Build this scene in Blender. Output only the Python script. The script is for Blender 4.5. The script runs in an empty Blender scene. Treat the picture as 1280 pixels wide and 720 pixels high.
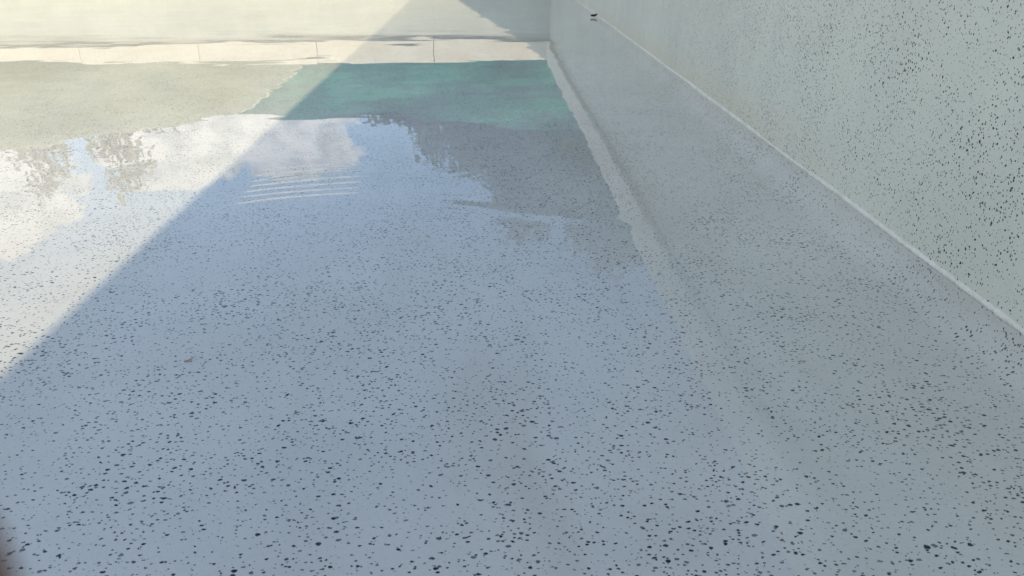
import bpy, bmesh, math, random
from mathutils import Vector, noise
R = math.radians
rng = random.Random(11)
sc = bpy.context.scene

# ------------------------------------------------------------------ camera
CAM_H = 0.30
cd = bpy.data.cameras.new("camera")
cam = bpy.data.objects.new("camera", cd)
sc.collection.objects.link(cam)
cam.location = (0, 0, CAM_H)
cam.rotation_euler = (R(90 - 25.1), 0, R(-1.86))
cd.sensor_width = 36
cd.lens = 36 * 950 / 1280
cd.clip_start = 0.004
cd.clip_end = 2000
cd.dof.use_dof = True
cd.dof.focus_distance = 0.75
cd.dof.aperture_fstop = 22
sc.camera = cam

# ------------------------------------------------------------------ sun and sky
SUN_T, SUN_Z = 0.60, 0.656           # the sun travels (-1, SUN_T, -SUN_Z)
sun_el = math.atan2(SUN_Z, math.hypot(1, SUN_T))
sun_az = math.atan2(1, -SUN_T)       # clockwise from +Y
w = bpy.data.worlds.new("World")
sc.world = w
w.use_nodes = True
nt = w.node_tree
nt.nodes.clear()
def wn(t, **kw):
    n = nt.nodes.new(t)
    for k, v in kw.items(): setattr(n, k, v)
    return n
wo = wn('ShaderNodeOutputWorld'); bg = wn('ShaderNodeBackground')
sky = wn('ShaderNodeTexSky', sky_type='NISHITA')
sky.sun_disc = False
sky.sun_elevation = sun_el
sky.sun_rotation = sun_az
sky.air_density = 1.0; sky.dust_density = .5; sky.ozone_density = 1.0
bg.inputs['Strength'].default_value = 0.15
tc = wn('ShaderNodeTexCoord')
def vdir(az, el):
    a, e = R(az), R(el)
    return (math.sin(a)*math.cos(e), math.cos(a)*math.cos(e), math.sin(e))
def wmath(op, a, b=None, c=None):
    n = wn('ShaderNodeMath', operation=op)
    for i, v in enumerate((a, b, c)):
        if v is None: continue
        if isinstance(v, (int, float)): n.inputs[i].default_value = v
        else: nt.links.new(v, n.inputs[i])
    return n.outputs[0]
cn = wn('ShaderNodeTexNoise'); cn.inputs['Scale'].default_value = 24; cn.inputs['Detail'].default_value = 7; cn.inputs['Roughness'].default_value = .6
mp = wn('ShaderNodeMapping'); mp.inputs['Scale'].default_value = (1, 1, 1.7)
nt.links.new(tc.outputs['Generated'], mp.inputs['Vector']); nt.links.new(mp.outputs[0], cn.inputs['Vector'])
sx = wn('ShaderNodeSeparateXYZ'); nt.links.new(tc.outputs['Generated'], sx.inputs[0])
az = wmath('ARCTAN2', sx.outputs[0], sx.outputs[1])
el = wmath('ARCSINE', sx.outputs[2])
masks = []
# heaps of cumulus: azimuth, elevation, half widths (degrees), weight
for (a, e, wa, we) in [(-14.6, 13.3, 5.2, 3.0), (-22, 13.2, 6, 3.0), (-36, 15.0, 8, 4.6), (-52, 17, 12, 9), (30, 11, 14, 4),
                       (80, 28, 34, 16), (150, 26, 40, 16), (-110, 32, 34, 17), (-170, 60, 70, 16)]:  # unseen heaps beside and behind the view, added to whiten the ambient light
    dx = wmath('DIVIDE', wmath('SUBTRACT', az, R(a)), R(wa))
    dy = wmath('DIVIDE', wmath('SUBTRACT', el, R(e)), R(we))
    d = wmath('SQRT', wmath('ADD', wmath('MULTIPLY', dx, dx), wmath('MULTIPLY', dy, dy)))
    masks.append(wmath('SUBTRACT', 1.0, d))
m = masks[0]
for q in masks[1:]: m = wmath('MAXIMUM', m, q)
mm = wmath('ADD', m, wmath('MULTIPLY', wmath('SUBTRACT', cn.outputs[0], .5), 1.7))
mr = wn('ShaderNodeMapRange', interpolation_type='SMOOTHSTEP')
nt.links.new(mm, mr.inputs[0]); mr.inputs[1].default_value = -.02; mr.inputs[2].default_value = .20
cn2 = wn('ShaderNodeTexNoise'); cn2.inputs['Scale'].default_value = 26; cn2.inputs['Detail'].default_value = 6
nt.links.new(mp.outputs[0], cn2.inputs['Vector'])
cr = wn('ShaderNodeMix', data_type='RGBA')
mr2 = wn('ShaderNodeMapRange', interpolation_type='SMOOTHSTEP'); nt.links.new(cn2.outputs[0], mr2.inputs[0]); mr2.inputs[1].default_value = .36; mr2.inputs[2].default_value = .62
nt.links.new(mr2.outputs[0], cr.inputs[0])
CL = 7.0
cr.inputs[6].default_value = (.60*CL, .60*CL, .61*CL, 1); cr.inputs[7].default_value = (1.0*CL, .97*CL, .92*CL, 1)
mx = wn('ShaderNodeMix', data_type='RGBA')
nt.links.new(mr.outputs[0], mx.inputs[0]); nt.links.new(sky.outputs[0], mx.inputs[6]); nt.links.new(cr.outputs[2], mx.inputs[7])
nt.links.new(mx.outputs[2], bg.inputs['Color']); nt.links.new(bg.outputs[0], wo.inputs[0])

sd = bpy.data.lights.new("sun", 'SUN')
sun = bpy.data.objects.new("sun", sd)
sc.collection.objects.link(sun)
sd.energy = 3.2; sd.angle = R(0.55); sd.color = (1.0, .82, .55)
sun.rotation_euler = Vector((-1, SUN_T, -SUN_Z)).to_track_quat('-Z', 'Y').to_euler()

vs = sc.view_settings
vs.view_transform = 'Standard'; vs.look = 'None'; vs.gamma = 1; vs.use_curve_mapping = False
vs.exposure = 0.60
sc.cycles.max_bounces = 10
sc.cycles.transparent_max_bounces = 24

# ------------------------------------------------------------------ sizes
DX = 0.44          # right wall face
DEP = 0.035        # water depth
TOP = 0.51         # coping top above water
FB = 0.395         # coping fascia bottom
FY = 5.50          # far wall face
NY = -2.2          # near wall face
LX = -5.2          # left wall face
OV = 0.022         # coping overhang

# ------------------------------------------------------------------ helpers
def tag(o, label=None, cat=None, group=None, kind=None):
    if label: o['label'] = label
    if cat: o['category'] = cat
    if group: o['group'] = group
    if kind: o['kind'] = kind
    return o
def link(name, bm, mat, parent=None, smooth=False):
    me = bpy.data.meshes.new(name)
    bm.to_mesh(me); bm.free()
    o = bpy.data.objects.new(name, me)
    sc.collection.objects.link(o)
    if mat: me.materials.append(mat)
    if parent: o.parent = parent
    if smooth:
        for p in me.polygons: p.use_smooth = True
    return o
def empty(name, loc, label, cat, group=None):
    o = bpy.data.objects.new(name, None); sc.collection.objects.link(o)
    o.location = loc; o.empty_display_size = .1
    return tag(o, label, cat, group)
def box(bm, x0, x1, y0, y1, z0, z1, bev=0):
    vs_ = [bm.verts.new((x, y, z)) for x in (x0, x1) for y in (y0, y1) for z in (z0, z1)]
    fs = [(0,1,3,2), (4,6,7,5), (0,4,5,1), (2,3,7,6), (0,2,6,4), (1,5,7,3)]
    faces = [bm.faces.new([vs_[i] for i in f]) for f in fs]
    if bev:
        bmesh.ops.bevel(bm, geom=list({e for f in faces for e in f.edges}), offset=bev, segments=3, affect='EDGES', profile=.6)
class Mat:
    def __init__(s, name):
        s.m = bpy.data.materials.new(name); s.m.use_nodes = True
        s.t = s.m.node_tree; s.t.nodes.clear()
        s.out = s.n('ShaderNodeOutputMaterial')
    def n(s, typ, **kw):
        x = s.t.nodes.new(typ)
        for k, v in kw.items(): setattr(x, k, v)
        return x
    def put(s, v, sock):
        if v is None: return
        if hasattr(v, 'is_output'): s.t.links.new(v, sock)
        else: sock.default_value = v
    def math(s, op, a, b=None, c=None, clamp=False):
        x = s.n('ShaderNodeMath', operation=op, use_clamp=clamp)
        for i, v in enumerate((a, b, c)): s.put(v, x.inputs[i])
        return x.outputs[0]
    def vmath(s, op, a, b=None):
        x = s.n('ShaderNodeVectorMath', operation=op)
        s.put(a, x.inputs[0]); s.put(b, x.inputs[1])
        return x.outputs[0]
    def noise(s, vec, scale, detail=3, rough=.5, col=False):
        x = s.n('ShaderNodeTexNoise'); s.put(vec, x.inputs['Vector'])
        x.inputs['Scale'].default_value = scale; x.inputs['Detail'].default_value = detail; x.inputs['Roughness'].default_value = rough
        return x.outputs[1 if col else 0]
    def scale(s, vec, sc3, loc=(0,0,0), rot=(0,0,0)):
        x = s.n('ShaderNodeMapping'); s.put(vec, x.inputs[0]); x.inputs['Scale'].default_value = sc3
        x.inputs['Location'].default_value = loc; x.inputs['Rotation'].default_value = rot
        return x.outputs[0]
    def ramp(s, v, lo, hi, a=0.0, b=1.0, smooth=True):
        x = s.n('ShaderNodeMapRange', interpolation_type='SMOOTHSTEP' if smooth else 'LINEAR')
        s.put(v, x.inputs[0]); x.inputs[1].default_value = lo; x.inputs[2].default_value = hi
        x.inputs[3].default_value = a; x.inputs[4].default_value = b
        return x.outputs[0]
    def mix(s, f, a, b):
        x = s.n('ShaderNodeMix', data_type='RGBA')
        s.put(f, x.inputs[0])
        s.put(a if hasattr(a, 'is_output') else (*a, 1), x.inputs[6]); s.put(b if hasattr(b, 'is_output') else (*b, 1), x.inputs[7])
        return x.outputs[2]
    def pos(s): return s.n('ShaderNodeNewGeometry').outputs['Position']
    def xyz(s, v):
        x = s.n('ShaderNodeSeparateXYZ'); s.put(v, x.inputs[0]); return x.outputs
    def bsdf(s, col, rough=.7, spec=.3, bump=None, bdist=.001, bstr=1.0):
        b = s.n('ShaderNodeBsdfPrincipled')
        s.put(col if hasattr(col, 'is_output') else (*col, 1), b.inputs['Base Color'])
        s.put(rough, b.inputs['Roughness']); b.inputs['Specular IOR Level'].default_value = spec
        if bump is not None:
            u = s.n('ShaderNodeBump'); u.inputs['Distance'].default_value = bdist; u.inputs['Strength'].default_value = bstr
            s.put(bump, u.inputs['Height']); s.t.links.new(u.outputs[0], b.inputs['Normal'])
        s.t.links.new(b.outputs[0], s.out.inputs[0])
        return b

# ------------------------------------------------------------------ the speckled pool plaster
def chips(M, p, cell, rmin, rmax, warp, seed, prob, rot, soft=.05, spread=(.55, 1.25)):
    """dark stone chips: slices through a 3D scatter of irregular, slightly elongated grains"""
    q = M.scale(p, (1, 1, 1), loc=seed)
    wv = M.vmath('SUBTRACT', M.noise(q, 1.0/cell, 3, .65, col=True), (.5, .5, .5))
    sc_ = M.n('ShaderNodeVectorMath', operation='SCALE'); M.put(wv, sc_.inputs[0]); sc_.inputs[3].default_value = warp
    q2 = M.scale(M.vmath('ADD', q, sc_.outputs[0]), (.88, 1.28, 1.1), rot=rot)
    v = M.n('ShaderNodeTexVoronoi', voronoi_dimensions='3D', feature='F1', distance='EUCLIDEAN')
    M.put(q2, v.inputs['Vector']); v.inputs['Scale'].default_value = 1/cell
    c = M.n('ShaderNodeSeparateColor'); M.put(v.outputs['Color'], c.inputs[0])
    rr = M.ramp(M.math('POWER', c.outputs[0], 1.3), 0, 1, rmin/cell, rmax/cell, smooth=False)
    dens = M.ramp(M.noise(M.scale(q, (1, 1, 1), loc=(3, 1, 7)), 13, 4, .6), .34, .64, *spread)
    rr = M.math('MULTIPLY', rr, dens)
    rr = M.math('MULTIPLY', rr, M.math('LESS_THAN', c.outputs[1], prob))
    edge = M.math('SUBTRACT', rr, v.outputs['Distance'])
    return M.ramp(edge, 0.0, soft), c.outputs[2]
def plaster(name, wall=False):
    M = Mat(name); p = M.pos(); X, Y, Z = M.xyz(p)
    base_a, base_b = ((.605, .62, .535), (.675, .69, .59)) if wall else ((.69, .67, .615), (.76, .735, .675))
    col = M.mix(M.ramp(M.noise(p, 2.6, 4, .6), .35, .65), base_a, base_b)
    col = M.mix(M.ramp(M.noise(M.scale(p, (1, 1.4, 1), loc=(4, 9, 2)), 7, 6, .65), .42, .72, 0, .30), col, (.60, .60, .56) if not wall else (.55, .56, .50))
    # trowel marks and clouding
    tr = M.noise(M.scale(p, (7, 2.2, 7), rot=(0, 0, .5)), 1.0, 5, .65)
    col = M.mix(M.ramp(tr, .52, .80, 0, .16), col, (.52, .56, .55))
    fine = M.noise(p, 420, 2, .6)
    col = M.mix(M.ramp(fine, .3, .75, 0, .10), col, (.45, .48, .50))
    if wall:
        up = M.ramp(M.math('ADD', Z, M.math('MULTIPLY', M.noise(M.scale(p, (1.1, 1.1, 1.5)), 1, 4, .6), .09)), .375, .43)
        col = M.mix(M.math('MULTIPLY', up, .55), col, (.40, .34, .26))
        # runs down the face, lime and dirt left along the waterline
        st = M.noise(M.scale(p, (9, 9, .7)), 1.0, 4, .6)
        col = M.mix(M.ramp(st, .55, .75, 0, .22), col, (.50, .52, .50))
        low = M.ramp(M.math('ADD', Z, M.math('MULTIPLY', M.noise(M.scale(p, (14, 14, 3)), 1, 4, .6), -.05)), -.015, .05, 1, 0)
        far = M.math('MULTIPLY', M.ramp(Y, .75, 1.4), M.ramp(Y, 2.4, 4.0, 1, .35))
        col = M.mix(M.math('MULTIPLY', M.math('MULTIPLY', low, far), .6), col, (.66, .60, .48))
    else:
        dust = M.ramp(M.noise(M.scale(M.vmath('ADD', p, M.vmath('MULTIPLY', M.noise(p, .9, 2, .5, col=True), (.5, .3, 0))), (5.0, 1.0, 1), rot=(0, 0, .12)), 1.0, 5, .62), .46, .72, 0, .45)
        col = M.mix(dust, col, (.55, .51, .42))
    sp = (.70, 1.16) if wall else (.70, 1.18)
    m1, s1 = chips(M, p, .0038, .00045, .00125, .0030, (0, 0, .0), .95, (.3, .3, .25), .022, sp)
    m2, s2 = chips(M, p, .0049, .0006, .00160, .0036, (5.3, 2.2, .4), .75, (-.2, .2, 1.3), .022, sp)
    m3, s3 = chips(M, p, .0032, .0003, .0010, .0024, (1.3, 8.2, 3.4), .8, (.9, -.4, 1.9), .14, sp)
    keep = M.ramp(Y, .9, 2.6, 1, .35) if wall else 1.0
    col = M.mix(M.math('MULTIPLY', M.math('MULTIPLY', m3, keep), M.ramp(s3, 0, 1, .12, .6)), col, (.14, .17, .20))
    for m_, s_ in ((m2, s2), (m1, s1)):
        dark = M.mix(s_, (.005, .007, .016), (.022, .028, .04))
        col = M.mix(M.math('MULTIPLY', M.math('MULTIPLY', m_, keep), M.ramp(M.math('POWER', s_, 2.2), 0, 1, 1.0, .72)), col, dark)
    b = M.bsdf(col, M.ramp(M.noise(p, 60, 3), .3, .7, .50, .68), .35,
               bump=M.noise(p, 130, 4, .6), bdist=.0011, bstr=.5)
    return M.m
M_floor = plaster("speckled_floor_plaster")
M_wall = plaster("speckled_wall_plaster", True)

def mat_coping():
    M = Mat("cream_coping_stone"); p = M.pos()
    col = M.mix(M.ramp(M.noise(p, 5, 5, .6), .3, .7), (.77, .72, .59), (.85, .80, .67))
    col = M.mix(M.ramp(M.noise(p, 55, 4, .65), .5, .8, 0, .35), col, (.42, .38, .31))
    M.bsdf(col, .65, .3, bump=M.noise(p, 90, 4), bdist=.002, bstr=.5)
    return M.m
M_coping = mat_coping()
def mat_simple(name, a, b, scale=6, rough=.7, bump=0, bscale=60, spec=.3):
    M = Mat(name); p = M.pos()
    col = M.mix(M.ramp(M.noise(p, scale, 5, .6), .3, .7), a, b)
    if bump: M.bsdf(col, rough, spec, bump=M.noise(p, bscale, 4), bdist=bump)
    else: M.bsdf(col, rough, spec)
    return M.m
M_lime = mat_simple("lime_deposit", (.70, .68, .60), (.82, .80, .74), 40, .6, .002, 300)
M_deck = mat_simple("pale_deck_paving", (.36, .34, .30), (.46, .44, .39), 3, .8, .003, 40)
M_lawn = mat_simple("dry_lawn", (.07, .10, .03), (.14, .15, .06), 2, .95)
M_post = mat_simple("grey_post_metal", (.22, .24, .24), (.28, .30, .29), 5, .5)
M_bark = mat_simple("bark", (.10, .075, .05), (.18, .14, .10), 12, .9, .01, 30)

def mat_screen():
    M = Mat("teal_screen_fabric"); p = M.pos()
    n = M.noise(M.scale(p, (.35, .35, 3.2), rot=(0, .16, 0)), 1.6, 5, .62)
    col = M.mix(M.ramp(n, .32, .68), (.05, .31, .22), (.11, .53, .40))
    n2 = M.noise(M.scale(p, (.6, .6, 3.5), rot=(0, -.2, 0)), 2.0, 5, .65)
    col = M.mix(M.ramp(n2, .42, .60, 0, .75), col, (.06, .15, .15))
    M.bsdf(col, .7, .2)
    return M.m
M_screen = mat_screen()
def mat_leaf(name, a, b, c):
    M = Mat(name)
    oi = M.n('ShaderNodeNewGeometry').outputs['Random Per Island']
    col = M.mix(M.ramp(M.noise(M.pos(), .9, 3), .35, .65), a, b)
    col = M.mix(M.ramp(oi, .5, 1, 0, .8), col, c)
    d = M.n('ShaderNodeBsdfDiffuse'); t = M.n('ShaderNodeBsdfTranslucent'); ad = M.n('ShaderNodeMixShader')
    M.put(col, d.inputs[0]); M.put(col, t.inputs[0]); ad.inputs[0].default_value = .3
    M.t.links.new(d.outputs[0], ad.inputs[1]); M.t.links.new(t.outputs[0], ad.inputs[2]); M.t.links.new(ad.outputs[0], M.out.inputs[0])
    return M.m
M_leaf_grey = mat_leaf("greygreen_leaves", (.06, .08, .035), (.11, .125, .06), (.16, .165, .09))
M_leaf_olive = mat_leaf("olive_leaves", (.32, .28, .16), (.42, .36, .22), (.46, .40, .27))
M_leaf_hedge = mat_leaf("hedge_leaves", (.26, .27, .13), (.34, .33, .17), (.40, .37, .22))

# ------------------------------------------------------------------ setting: floor, water, deck, ground
bm = bmesh.new()
rad = .032
prof = [(LX - .2, -DEP)] + [(x, -DEP) for x in (-3, -1, -.3, 0, .2, .33)] 
for i in range(11):
    a = i/10*math.pi/2
    prof.append((DX - rad + rad*math.sin(a), -DEP + rad - rad*math.cos(a)))
ys = [NY - .2 + i*(FY + .3 - NY)/60 for i in range(61)]
grid = [[bm.verts.new((x, y, z)) for (x, z) in prof] for y in ys]
for j in range(60):
    for i in range(len(prof) - 1):
        bm.faces.new((grid[j][i], grid[j][i+1], grid[j+1][i+1], grid[j+1][i]))
tag(link("pool_floor", bm, M_floor, smooth=True), kind='structure', label="white speckled plaster pool floor under shallow clear water")

def mat_water():
    M = Mat("clear_still_water"); p = M.pos(); X, Y, Z = M.xyz(p)
    # surface slopes: long lazy undulation, fine crests lying across the pool, and one small travelling ripple packet
    def sl(vec, scale, amp, det=2):
        c = M.vmath('SUBTRACT', M.noise(vec, scale, det, .5, col=True), (.5, .5, .5))
        n = M.n('ShaderNodeVectorMath', operation='SCALE'); M.put(c, n.inputs[0]); n.inputs[3].default_value = amp
        return n.outputs[0]
    s1 = sl(p, .9, .012, 1)
    s2 = sl(M.scale(p, (1.2, 5.5, 1)), 3.4, .011, 2)
    s3 = M.vmath('MULTIPLY', sl(M.scale(p, (.6, 2.4, 1)), 17, .011, 2), M.ramp(M.noise(M.scale(p, (1, 2, 1)), 3, 2), .42, .62, .25, 1))
    s4 = M.vmath('MULTIPLY', sl(M.scale(p, (.45, 1.6, 1)), 6, .032, 4), M.ramp(Y, 1.5, 2.6))
    s = M.vmath('ADD', M.vmath('ADD', s1, s2), M.vmath('ADD', s3, s4))
    # ripple packet, crests almost along X
    PX, PY = -.237, .985
    u = M.math('SUBTRACT', X, PX); v = M.math('SUBTRACT', Y, PY)
    r_ = M.math('SUBTRACT', v, M.math('MULTIPLY', u, .26))
    r_ = M.math('ADD', r_, M.math('MULTIPLY', M.math('MULTIPLY', u, u), 1.1))
    env = M.math('MULTIPLY', M.ramp(M.math('ABSOLUTE', u), .055, .085, 1, 0), M.ramp(M.math('ABSOLUTE', r_), .06, .10, 1, 0))
    ph_ = M.math('MULTIPLY', M.math('SUBTRACT', M.noise(M.scale(p, (5, 14, 1)), 1, 2), .5), 4.5)
    sn = M.math('MAXIMUM', M.math('SINE', M.math('ADD', ph_, M.math('MULTIPLY', r_, 2*math.pi/.024))), 0)
    env = M.math('MULTIPLY', env, M.ramp(M.noise(M.scale(p, (9, 40, 1), loc=(2, 2, 0)), 1, 2), .3, .6, .45, 1.15))
    wave = M.math('MULTIPLY', M.math('POWER', sn, 2.2), M.math('MULTIPLY', env, .042))
    # a single faint curved ridge to the right of it
    e2 = M.math('SUBTRACT', v, M.math('ADD', -.10, M.math('MULTIPLY', M.math('SUBTRACT', u, .17), -.32)))
    g2 = M.math('MULTIPLY', M.math('MULTIPLY', M.math('DIVIDE', e2, .012), M.math('EXPONENT', M.math('MULTIPLY', M.math('MULTIPLY', e2, e2), -1/(2*.012**2)))),
                M.math('MULTIPLY', M.ramp(u, .12, .22), M.ramp(u, .30, .46, 1, 0)))
    wy = M.math('ADD', wave, M.math('MULTIPLY', g2, .05))
    cx = M.n('ShaderNodeCombineXYZ'); M.put(M.math('MULTIPLY', wave, -.1), cx.inputs[0]); M.put(wy, cx.inputs[1])
    s = M.vmath('MULTIPLY', M.vmath('ADD', s, cx.outputs[0]), (1, 1, 0))
    nrm = M.vmath('NORMALIZE', M.vmath('ADD', s, (0, 0, 1)))
    # exact dielectric Fresnel for n = 1.333, the same from either side (the floor is seen through transparency, unrefracted)
    c = M.n('ShaderNodeVectorMath', operation='DOT_PRODUCT'); M.put(nrm, c.inputs[0]); M.put(M.n('ShaderNodeNewGeometry').outputs['Incoming'], c.inputs[1])
    c = M.math('MAXIMUM', M.math('ABSOLUTE', c.outputs['Value']), .002)
    g = M.math('SQRT', M.math('ADD', M.math('MULTIPLY', c, c), 1.333**2 - 1))
    gm = M.math('SUBTRACT', g, c); gp = M.math('ADD', g, c)
    A = M.math('DIVIDE', gm, gp)
    B = M.math('DIVIDE', M.math('SUBTRACT', M.math('MULTIPLY', c, gp), 1), M.math('ADD', M.math('MULTIPLY', c, gm), 1))
    F = M.math('MULTIPLY', M.math('MULTIPLY', M.math('MULTIPLY', A, A), .5), M.math('ADD', 1, M.math('MULTIPLY', B, B)))
    tr = M.n('ShaderNodeBsdfTransparent'); tr.inputs[0].default_value = (.955, .98, .985, 1)
    gl = M.n('ShaderNodeBsdfGlossy'); gl.inputs['Roughness'].default_value = 0.0; M.put(nrm, gl.inputs['Normal'])
    gl.inputs[0].default_value = (1, 1, 1, 1)
    mxs = M.n('ShaderNodeMixShader'); M.put(F, mxs.inputs[0])
    M.t.links.new(tr.outputs[0], mxs.inputs[1]); M.t.links.new(gl.outputs[0], mxs.inputs[2]); M.t.links.new(mxs.outputs[0], M.out.inputs[0])
    return M.m
bm = bmesh.new()
vsq = [bm.verts.new(c) for c in ((LX, NY, 0), (DX, NY, 0), (DX, FY, 0), (LX, FY, 0))]
bm.faces.new(vsq)
tag(link("water", bm, mat_water()), kind='structure', label="thin sheet of clear still water covering the pool floor")

M_mortar = mat_simple("mortar", (.42, .38, .31), (.55, .50, .42), 30, .9)
def sheet_ring(name, mat, x0, x1, y0, y1, hx0, hx1, hy0, hy1, z, label):
    bm = bmesh.new()
    o = [bm.verts.new(c) for c in ((x0, y0, z), (x1, y0, z), (x1, y1, z), (x0, y1, z))]
    h = [bm.verts.new(c) for c in ((hx0, hy0, z), (hx1, hy0, z), (hx1, hy1, z), (hx0, hy1, z))]
    for i in range(4): bm.faces.new((o[i], o[(i+1) % 4], h[(i+1) % 4], h[i]))
    return tag(link(name, bm, mat), kind='structure', label=label)
CW = .32
sheet_ring("pool_deck", M_deck, LX-3, DX+4, NY-3, FY+3.2, LX-CW+.01, DX+CW-.01, NY-CW+.01, FY+CW-.01, TOP-.012, "pale paved deck round the pool")
sheet_ring("ground", M_lawn, -400, 400, -400, 400, LX-2.99, DX+3.99, NY-2.99, FY+3.19, TOP-.02, "dry lawn beyond the deck")

# ------------------------------------------------------------------ pool walls with coping
def wall(face, a, b, label, axis, sgn, nst, off=0):
    """axis 'x': face is the plane x=face running along y from a to b; sgn: outward direction"""
    if axis == 'x': loc = (face, (a+b)/2, 0)
    else: loc = ((a+b)/2, face, 0)
    root = empty("pool_wall", loc, label, "pool wall")
    def rect(bm, d0, d1, s0, s1, z0, z1, bev=0):
        d0, d1 = sorted((face + sgn*d0, face + sgn*d1))
        if axis == 'x': box(bm, d0-loc[0], d1-loc[0], s0-loc[1], s1-loc[1], z0, z1, bev)
        else: box(bm, s0-loc[0], s1-loc[0], d0-loc[1], d1-loc[1], z0, z1, bev)
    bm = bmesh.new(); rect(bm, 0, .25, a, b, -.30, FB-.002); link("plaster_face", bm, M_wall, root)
    L = (b - a)/nst; g = .0020
    for i in range(nst):
        bm = bmesh.new(); rect(bm, -OV, CW, a + L*i + g + off, a + L*(i+1) - g + off, FB, TOP + rng.uniform(-.0015, .0015), .006)
        link("coping_stone", bm, M_coping, root)
    bm = bmesh.new(); rect(bm, .004, CW-.006, a, b, FB-.001, TOP-.006); link("mortar_joints", bm, M_mortar, root)
    return root
rw = wall(DX, NY-.3, FY, "grey green speckled pool wall in shade rising from the water on the right", 'x', 1, 10)
fw = wall(FY, LX, DX, "sunlit pool wall at the far end, seen as a cream reflection with jointed coping", 'y', 1, 7, off=0.0)
wall(LX, NY-.3, FY, "sunlit long pool wall facing the shaded one", 'x', -1, 10)
wall(NY, LX, DX, "near end pool wall behind the viewpoint", 'y', -1, 7)

for (cx0, cx1, par) in ((DX + .0025, DX + CW, rw), (LX - CW, LX - .0025, fw)):
    bm = bmesh.new(); box(bm, cx0 - par.location.x, cx1 - par.location.x, FY + .0025 - par.location.y, FY + CW - par.location.y, FB, TOP + .001, .006)
    link("coping_stone", bm, M_coping, par)
# lime bead along the waterline of the right wall
bm = bmesh.new()
prev = None
N = 2000
for i in range(N+1):
    y = -.3 + i*(FY + .3)/N
    k = noise.noise((y*9, 0, 0))*.5 + noise.noise((y*40, 3, 0))*.35
    r_ = .0034*(1 + .6*k + .5*noise.noise((y*2.3, 11, 0)) + .6*noise.noise((y*170, 1, 5))) * (.95 + .10*min(1, max(0, (y-.4)/1.0))) * (1 if y < 3.2 else max(.35, 1 - (y-3.2)*.8))
    zc = .0012 + .0016*noise.noise((y*5, 7, 0))
    ring = []
    for j in range(7):
        a = -math.pi/2 + math.pi*j/6
        ring.append(bm.verts.new((DX + .0004 - r_*.62*math.cos(a) - 0, y, zc + r_*math.sin(a))))
    if prev:
        for j in range(6): bm.faces.new((prev[j], prev[j+1], ring[j+1], ring[j]))
    prev = ring
o = link("lime_line", bm, M_lime, None, True); o.parent = rw; o.location = (-rw.location.x, -rw.location.y, 0)
o['label'] = "pale crusty lime line along the waterline"

# ------------------------------------------------------------------ small things in the pool
def leaf_mesh(L, W, curl, cup, n=14, seed=0):
    bm = bmesh.new(); th = min(.0006, W*.08); lay = []
    for k in (0, 1):
        rows = []
        for i in range(n+1):
            t = i/n
            wd = W*(.06 + .94*math.sin(math.pi*(.03 + .94*t))**.8)*(1 + .12*noise.noise((t*9, seed, 0)))
            rows.append([bm.verts.new(((t-.5)*L, q/4*wd/2, curl*(2*t-1)**2 + cup*(q/4)**2 + L*.04*noise.noise((t*6, q*.75, seed)) - k*th)) for q in range(-4, 5)])
        lay.append(rows)
    for k, rows in enumerate(lay):
        for i in range(n):
            for q in range(8):
                f = (rows[i][q], rows[i][q+1], rows[i+1][q+1], rows[i+1][q])
                bm.faces.new(f[::-1] if k == 0 else f)
    a, b = lay
    for i in range(n):
        bm.faces.new((a[i][0], a[i+1][0], b[i+1][0], b[i][0])); bm.faces.new((a[i+1][8], a[i][8], b[i][8], b[i+1][8]))
    for q in range(8):
        bm.faces.new((a[0][q+1], a[0][q], b[0][q], b[0][q+1])); bm.faces.new((a[n][q], a[n][q+1], b[n][q+1], b[n][q]))
    return bm
M_dead = mat_simple("dead_leaf", (.018, .014, .010), (.05, .035, .022), 120, .8)
M_tan = mat_simple("tan_leaf", (.38, .22, .16), (.46, .30, .23), 200, .8)
o = link("dead_leaf", leaf_mesh(.027, .017, .004, .005, seed=2), M_dead, None, True)
o.location = (DX - .022, 3.10, .004); o.rotation_euler = (R(12), R(-4), R(12))
tag(o, "small curled black leaf floating where the water meets the shaded wall", "leaf")
st = bmesh.new()
def tube(bm, pts, r0, r1, k=7):
    prev = None
    for i, p in enumerate(pts):
        t = i/(len(pts)-1); r = r0 + (r1-r0)*t
        d = (Vector(pts[min(i+1, len(pts)-1)]) - Vector(pts[max(i-1, 0)])).normalized()
        a = d.orthogonal().normalized(); b = d.cross(a)
        ring = [bm.verts.new(Vector(p) + (a*math.cos(2*math.pi*j/k) + b*math.sin(2*math.pi*j/k))*r) for j in range(k)]
        if prev:
            for j in range(k): bm.faces.new((prev[j], prev[(j+1) % k], ring[(j+1) % k], ring[j]))
        else: bm.faces.new(ring[::-1])
        prev = ring
    bm.faces.new(prev)
tw = empty("fallen_leaf", (-.260, .5745, -DEP+.001), "tiny tan leaf with a thin stalk lying on the speckled floor", "leaf")
o = link("blade", leaf_mesh(.0075, .0024, .0003, .0004, seed=5), M_tan, tw, True)
tube(st, [(.0022, 0, .0004), (.005, .0008, .0008), (.008, .0022, .0005)], .0003, .0002); link("stalk", st, M_tan, tw, True)
tw.rotation_euler = (0, 0, R(48))

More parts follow.
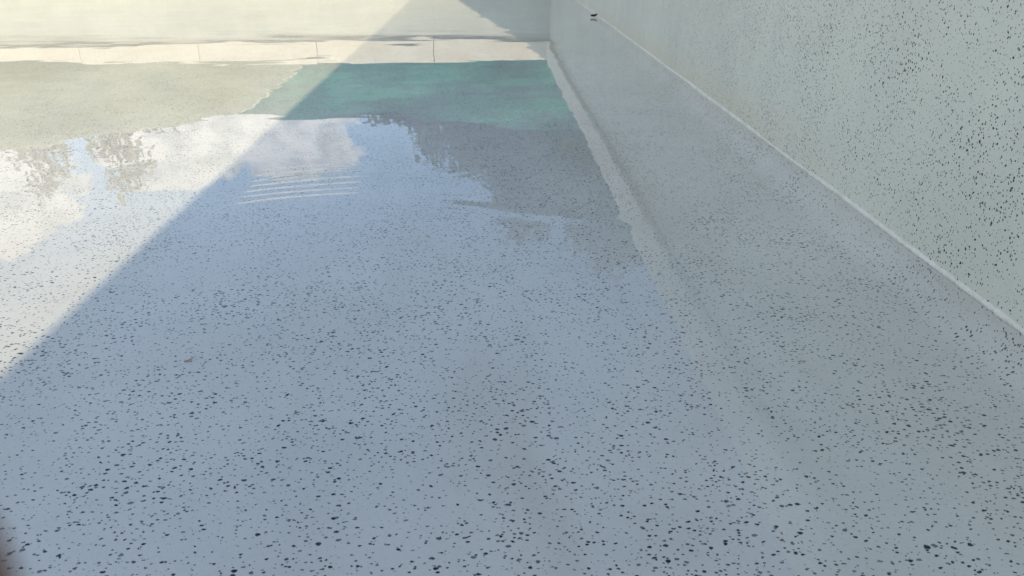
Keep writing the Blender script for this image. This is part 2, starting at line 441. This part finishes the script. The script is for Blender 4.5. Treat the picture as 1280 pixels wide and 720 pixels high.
# ------------------------------------------------------------------ fence with teal screen beyond the far end
fence = empty("fence", (0, 9.1, TOP-.02), "long teal green fabric screen fence beyond the far coping", "fence")
def ftop(x): return 1.28 + .09*math.sin(x*.9+.6) + .05*math.sin(x*2.3) + (.16 if x > 1.5 else 0)*min(1, (x-1.5)/1.5) + .10*max(0, (-x-3)/4)
bm = bmesh.new(); NX, NZ = 320, 26; G = []
for i in range(NX+1):
    x = -3.3 + 13.3*i/NX; row = []
    for j in range(NZ+1):
        t = j/NZ; z = .03 + (ftop(x)-.03)*t
        y = .05*math.sin(2.1*x + 5*t + 1.2*noise.noise((x*.8, z, 0))) + .09*noise.noise((x*.7 + z*1.5, z*2.4, 4)) + .03*noise.noise((x*3, z*7, 9))
        row.append(bm.verts.new((x, y, z)))
    G.append(row)
for i in range(NX):
    for j in range(NZ): bm.faces.new((G[i][j], G[i+1][j], G[i+1][j+1], G[i][j+1]))
bmesh.ops.solidify(bm, geom=bm.faces[:], thickness=.003)
link("screen", bm, M_screen, fence, True)
for i in range(7):
    x = -3.2 + 2*i; bm = bmesh.new(); tube(bm, [(x, .17, -.2), (x, .17, ftop(x)*.5), (x, .17, ftop(x)-.02)], .025, .025, 10); link("post", bm, M_post, fence, True)

# ------------------------------------------------------------------ trees and hedge
def foliage(bm, blobs, n, size):
    tot = sum(b[3]*b[4]*b[5] for b in blobs)
    for (cx, cy, cz, rx, ry, rz) in blobs:
        k = int(n*rx*ry*rz/tot)
        for _ in range(k):
            while True:
                v = Vector((rng.uniform(-1, 1), rng.uniform(-1, 1), rng.uniform(-1, 1)))
                l = v.length
                if l > 1: continue
                d = v.normalized()
                lim = .72 + .5*noise.noise((d.x*2.1+cx, d.y*2.1+cy, d.z*2.1+cz)) + .25*noise.noise((d.x*6, d.y*6+cx, d.z*6))
                if l < lim and noise.noise((v.x*3.2+cx, v.y*3.2, v.z*3.2+cz)) > -.34: break
            c = Vector((cx + v.x*rx, cy + v.y*ry, cz + v.z*rz))
            a = Vector((rng.gauss(0, 1), rng.gauss(0, 1), rng.gauss(0, .6))).normalized(); b = a.orthogonal().normalized()
            b.rotate(__import__('mathutils').Quaternion(a, rng.uniform(0, 6.28)))
            s = size*rng.uniform(.6, 1.3)
            bm.faces.new([bm.verts.new(c + a*s), bm.verts.new(c + b*s*.42), bm.verts.new(c - a*s), bm.verts.new(c - b*s*.42)])
def tree(x, y, h, blobs, n, size, leaf, label, r=.12, group=None):
    z0 = TOP-.02
    t = empty("tree", (x, y, z0), label, "tree", group)
    bm = bmesh.new()
    top = (0.05*h*rng.uniform(-1, 1), 0, h*.62)
    tube(bm, [(0, 0, -.2), (.02*h, .01*h, h*.2), (.0, .02*h, h*.42), top], r, r*.45, 10)
    for b in blobs:
        e = Vector((b[0]-x, b[1]-y, b[2]-z0)); s = Vector((0, .01*h, h*rng.uniform(.28, .5)))
        mid = s.lerp(e, .5) + Vector((0, 0, .08*h))
        tube(bm, [s, mid, e], r*.45, r*.12, 7)
    link("trunk", bm, M_bark, t, True)
    bm = bmesh.new(); foliage(bm, [(b[0]-x, b[1]-y, b[2]-z0, b[3], b[4], b[5]) for b in blobs], n, size)
    link("crown", bm, leaf, t)
    return t
tree(2.8, 15, 5.8, [(2.9, 15, 4.5, 2.3, 1.8, 1.9), (1.0, 14.6, 3.9, 1.3, 1.2, 1.3), (.7, 14.5, 4.9, .75, .7, .75), (4.6, 15.4, 5.2, 2.0, 1.6, 1.8), (2.2, 14.8, 2.6, 2.6, 1.6, 1.2), (-.1, 14.9, 3.2, 1.2, 1.0, 1.2), (.7, 14.5, 4.4, .95, .8, 1.15), (0, 14.6, 3.7, 1.0, .8, .8), (1.7, 14.6, 4.0, 1.2, 1.0, 1.15), (2.9, 14.8, 4.3, 1.3, 1.1, 1.25), (4.1, 15, 5.2, 1.6, 1.2, 1.5)], 40000, .08, M_leaf_grey,
     "broad grey green tree rising highest behind the teal fence on the right", .16)
tree(-.9, 15.4, 4.0, [(-.7, 15.4, 3.3, 1.25, 1.0, 1.15), (-2.0, 15.6, 2.7, .95, .8, .9), (.5, 15.3, 3.3, 1.2, 1.0, 1.2)], 9000, .075, M_leaf_grey,
     "lower bushy grey green tree beside the broad one behind the teal fence", .10)
for k, (xx, hh, lb) in enumerate([(-8.3, 4.3, "narrow olive coloured ragged tree standing above the hedge nearest the left edge"),
                                  (-6.8, 4.2, "narrow olive coloured ragged tree above the hedge next to the cloud")]):
    tree(xx, 14, hh*.8, [(xx, 14, 2.0, .75, .6, 1.2), (xx-.2, 14, 3.1, .5, .5, .75), (xx+.22, 14.1, 3.6, .42, .42, .6), (xx-.05, 14, 4.0, .4, .4, .45)], 1500, .075, M_leaf_olive, lb, .07, "narrow trees above the hedge")
hedge = empty("hedge", (-6.6, 10.1, TOP-.02), "loose olive hedge rising behind the added pale green wall", "hedge")
bm = bmesh.new(); bl = []
for i in range(11):
    x = -3.6 + i*.58; top = [2.45, 2.45, 2.4, 2.35, 2.3, 2.2, 2.1, 1.95, 1.8, 1.65, 1.5][i] + rng.uniform(-.08, .08)
    bl.append((x, rng.uniform(-.1, .1), top*.5, .62, .5, top*.66))
foliage(bm, bl, 16000, .05); link("foliage", bm, M_leaf_hedge, hedge)
for b in bl:
    bm = bmesh.new(); tube(bm, [(b[0], b[1], -.2), (b[0]+.05, b[1], b[2]*.6), (b[0], b[1]+.05, b[2]*1.3)], .03, .012, 6)
    link("stem", bm, M_bark, hedge, True)

gw = empty("fill_wall", (-7.4, 8.75, TOP-.02), "low pale cream green wall added to lighten the reflection, with a sloping end beyond the left part of the far coping", "wall")  # added wall, brightens the reflection over the sunlit part of the floor
def mat_gw():
    M = Mat("pale_green_fill_wall"); p = M.pos()
    col = M.mix(M.ramp(M.noise(M.scale(p, (.7, .7, 2.2), rot=(0, .5, 0)), 1.3, 6, .62), .35, .66), (.30, .33, .23), (.45, .48, .35))
    M.bsdf(col, .8, .2, bump=M.noise(p, 25, 4), bdist=.004)
    return M.m
M_gw = mat_gw()
bm = bmesh.new()
px_ = [(-3.3 + i*.0835) for i in range(106)]
def gtop(x):
    h_ = 1.10 + .150*min(4.2, max(0, 4.6 - x)) + .05*noise.noise((x*.8, 2, 0)) + .02*noise.noise((x*4, 5, 0))
    t = min(1, max(0, (5.50 - x)/.95)); return .48 + (h_ - .48)*(t*t*(3-2*t)*.4 + t*.6)          # the end sweeps down, shaped to follow the shadow edge on the floor
top = [[bm.verts.new((x, y, z)) for (y, z) in ((-.09, -.2), (-.09, gtop(x)-.02), (-.07, gtop(x)), (.07, gtop(x)), (.09, gtop(x)-.02), (.09, -.2))] for x in px_]
for a, b in zip(top, top[1:]):
    for j in range(5): bm.faces.new((a[j], a[j+1], b[j+1], b[j]))
bm.faces.new(top[0]); bm.faces.new(top[-1][::-1])
link("painted_face", bm, M_gw, gw)

# ------------------------------------------------------------------ the hand and the phone that take the picture
CM = cam.matrix_basis.copy()
def mat_skin():
    M = Mat("brown_skin"); p = M.pos()
    b = M.bsdf(M.mix(M.ramp(M.noise(p, 90, 4), .3, .7), (.20, .105, .075), (.27, .15, .11)), .5, .35, bump=M.noise(p, 900, 3), bdist=.0003)
    b.inputs['Subsurface Weight'].default_value = .1; b.inputs['Subsurface Radius'].default_value = (.004, .002, .001)
    return M.m
M_skin = mat_skin()
M_sleeve = mat_simple("grey_sleeve_cloth", (.10, .11, .13), (.15, .16, .18), 60, .9, .001, 700)
M_phone = mat_simple("dark_phone_shell", (.03, .03, .035), (.04, .04, .045), 20, .35, 0, 60, .5)
M_glass = mat_simple("phone_screen_glass", (.006, .006, .008), (.01, .01, .012), 20, .08, 0, 60, .5)
chains = [
    # forearm, wrist and palm
    [((-.33, -.26, .20), .040), ((-.24, -.19, .15), .036), ((-.155, -.115, .085), .026), ((-.128, -.088, .062), .025), ((-.098, -.055, .040), .027), ((-.075, -.035, .028), .021)],
    # index, middle, ring, little finger: knuckle, two bends, tip on the back of the phone
    [((-.100, -.050, .040), .015), ((-.070, -.004, .020), .0112), ((-.050, .006, -.006), .0092), ((-.031, -.0055, -.0205), .0084), ((-.0150, -.0096, -.0180), .0072)],
    [((-.098, -.055, .040), .015), ((-.064, -.026, .020), .0114), ((-.045, -.024, -.010), .0094), ((-.022, -.033, -.0190), .0084), ((-.004, -.040, -.0090), .0070)],
    [((-.100, -.062, .040), .015), ((-.066, -.046, .022), .0108), ((-.046, -.046, -.008), .0090), ((-.024, -.053, -.0170), .0080), ((-.007, -.058, -.0085), .0068)],
    [((-.104, -.072, .044), .014), ((-.074, -.066, .028), .0095), ((-.054, -.068, .002), .0078), ((-.034, -.072, -.0120), .0068), ((-.019, -.074, -.0080), .0056)],
    # thumb, lying over the screen side
    [((-.115, -.075, .058), .018), ((-.085, -.062, .060), .0145), ((-.050, -.048, .044), .0112), ((-.024, -.038, .026), .0096), ((-.006, -.030, .0195), .0078)],
]
me = bpy.data.meshes.new("hand"); pts = []; ed = []; rd = []; roots = []
for ch in chains:
    roots.append(len(pts))
    for i, (c, r_) in enumerate(ch):
        if i: ed.append((len(pts)-1, len(pts)))
        pts.append(CM @ (Vector(c) + Vector((.0014, -.0021, 0)))); rd.append(r_)
me.from_pydata(pts, ed, [])
tmp = bpy.data.objects.new("hand", me); sc.collection.objects.link(tmp)
sk = tmp.modifiers.new("skin", 'SKIN'); sk.use_smooth_shade = True
sl_ = me.skin_vertices[0].data
for i, r_ in enumerate(rd): sl_[i].radius = (r_, r_); sl_[i].use_root = i in roots
rm = tmp.modifiers.new("remesh", 'REMESH'); rm.mode = 'VOXEL'; rm.voxel_size = .0016; rm.use_smooth_shade = True
sm = tmp.modifiers.new("smooth", 'SMOOTH'); sm.iterations = 8; sm.factor = .5
sub = tmp.modifiers.new("sub", 'SUBSURF'); sub.levels = 2
tmp.modifiers.move(3, 1)
dg = bpy.context.evaluated_depsgraph_get()
hm = bpy.data.meshes.new_from_object(tmp.evaluated_get(dg)); hm.name = "hand"
tmp.modifiers.clear(); tmp.data = hm
hm.materials.clear(); hm.materials.append(M_skin)
for p_ in hm.polygons: p_.use_smooth = True
tag(tmp, "brown hand round the phone, its blurred fingertip poking into the lower left corner", "hand")
bm = bmesh.new()
tube(bm, [CM @ Vector(c) for c in ((-.36, -.285, .22), (-.30, -.24, .185), (-.24, -.19, .150), (-.205, -.16, .126))], .056, .045, 24)
link("sleeve", bm, M_sleeve, tmp, True)
ph = empty("smartphone", CM @ Vector((.064, -.025, .006)), "dark smartphone held sideways by the hand over the pool", "phone")
def pbox(name, x0, x1, y0, y1, z0, z1, bev, m):
    b_ = bmesh.new(); box(b_, x0, x1, y0, y1, z0, z1, bev); b_.transform(CM); b_.transform(__import__('mathutils').Matrix.Translation(-ph.location))
    return link(name, b_, m, ph)
pbox("shell", -.013, .142, -.062, .013, .0022, .0100, .0030, M_phone)
pbox("screen", -.010, .139, -.059, .010, .0101, .0104, .0001, M_glass)
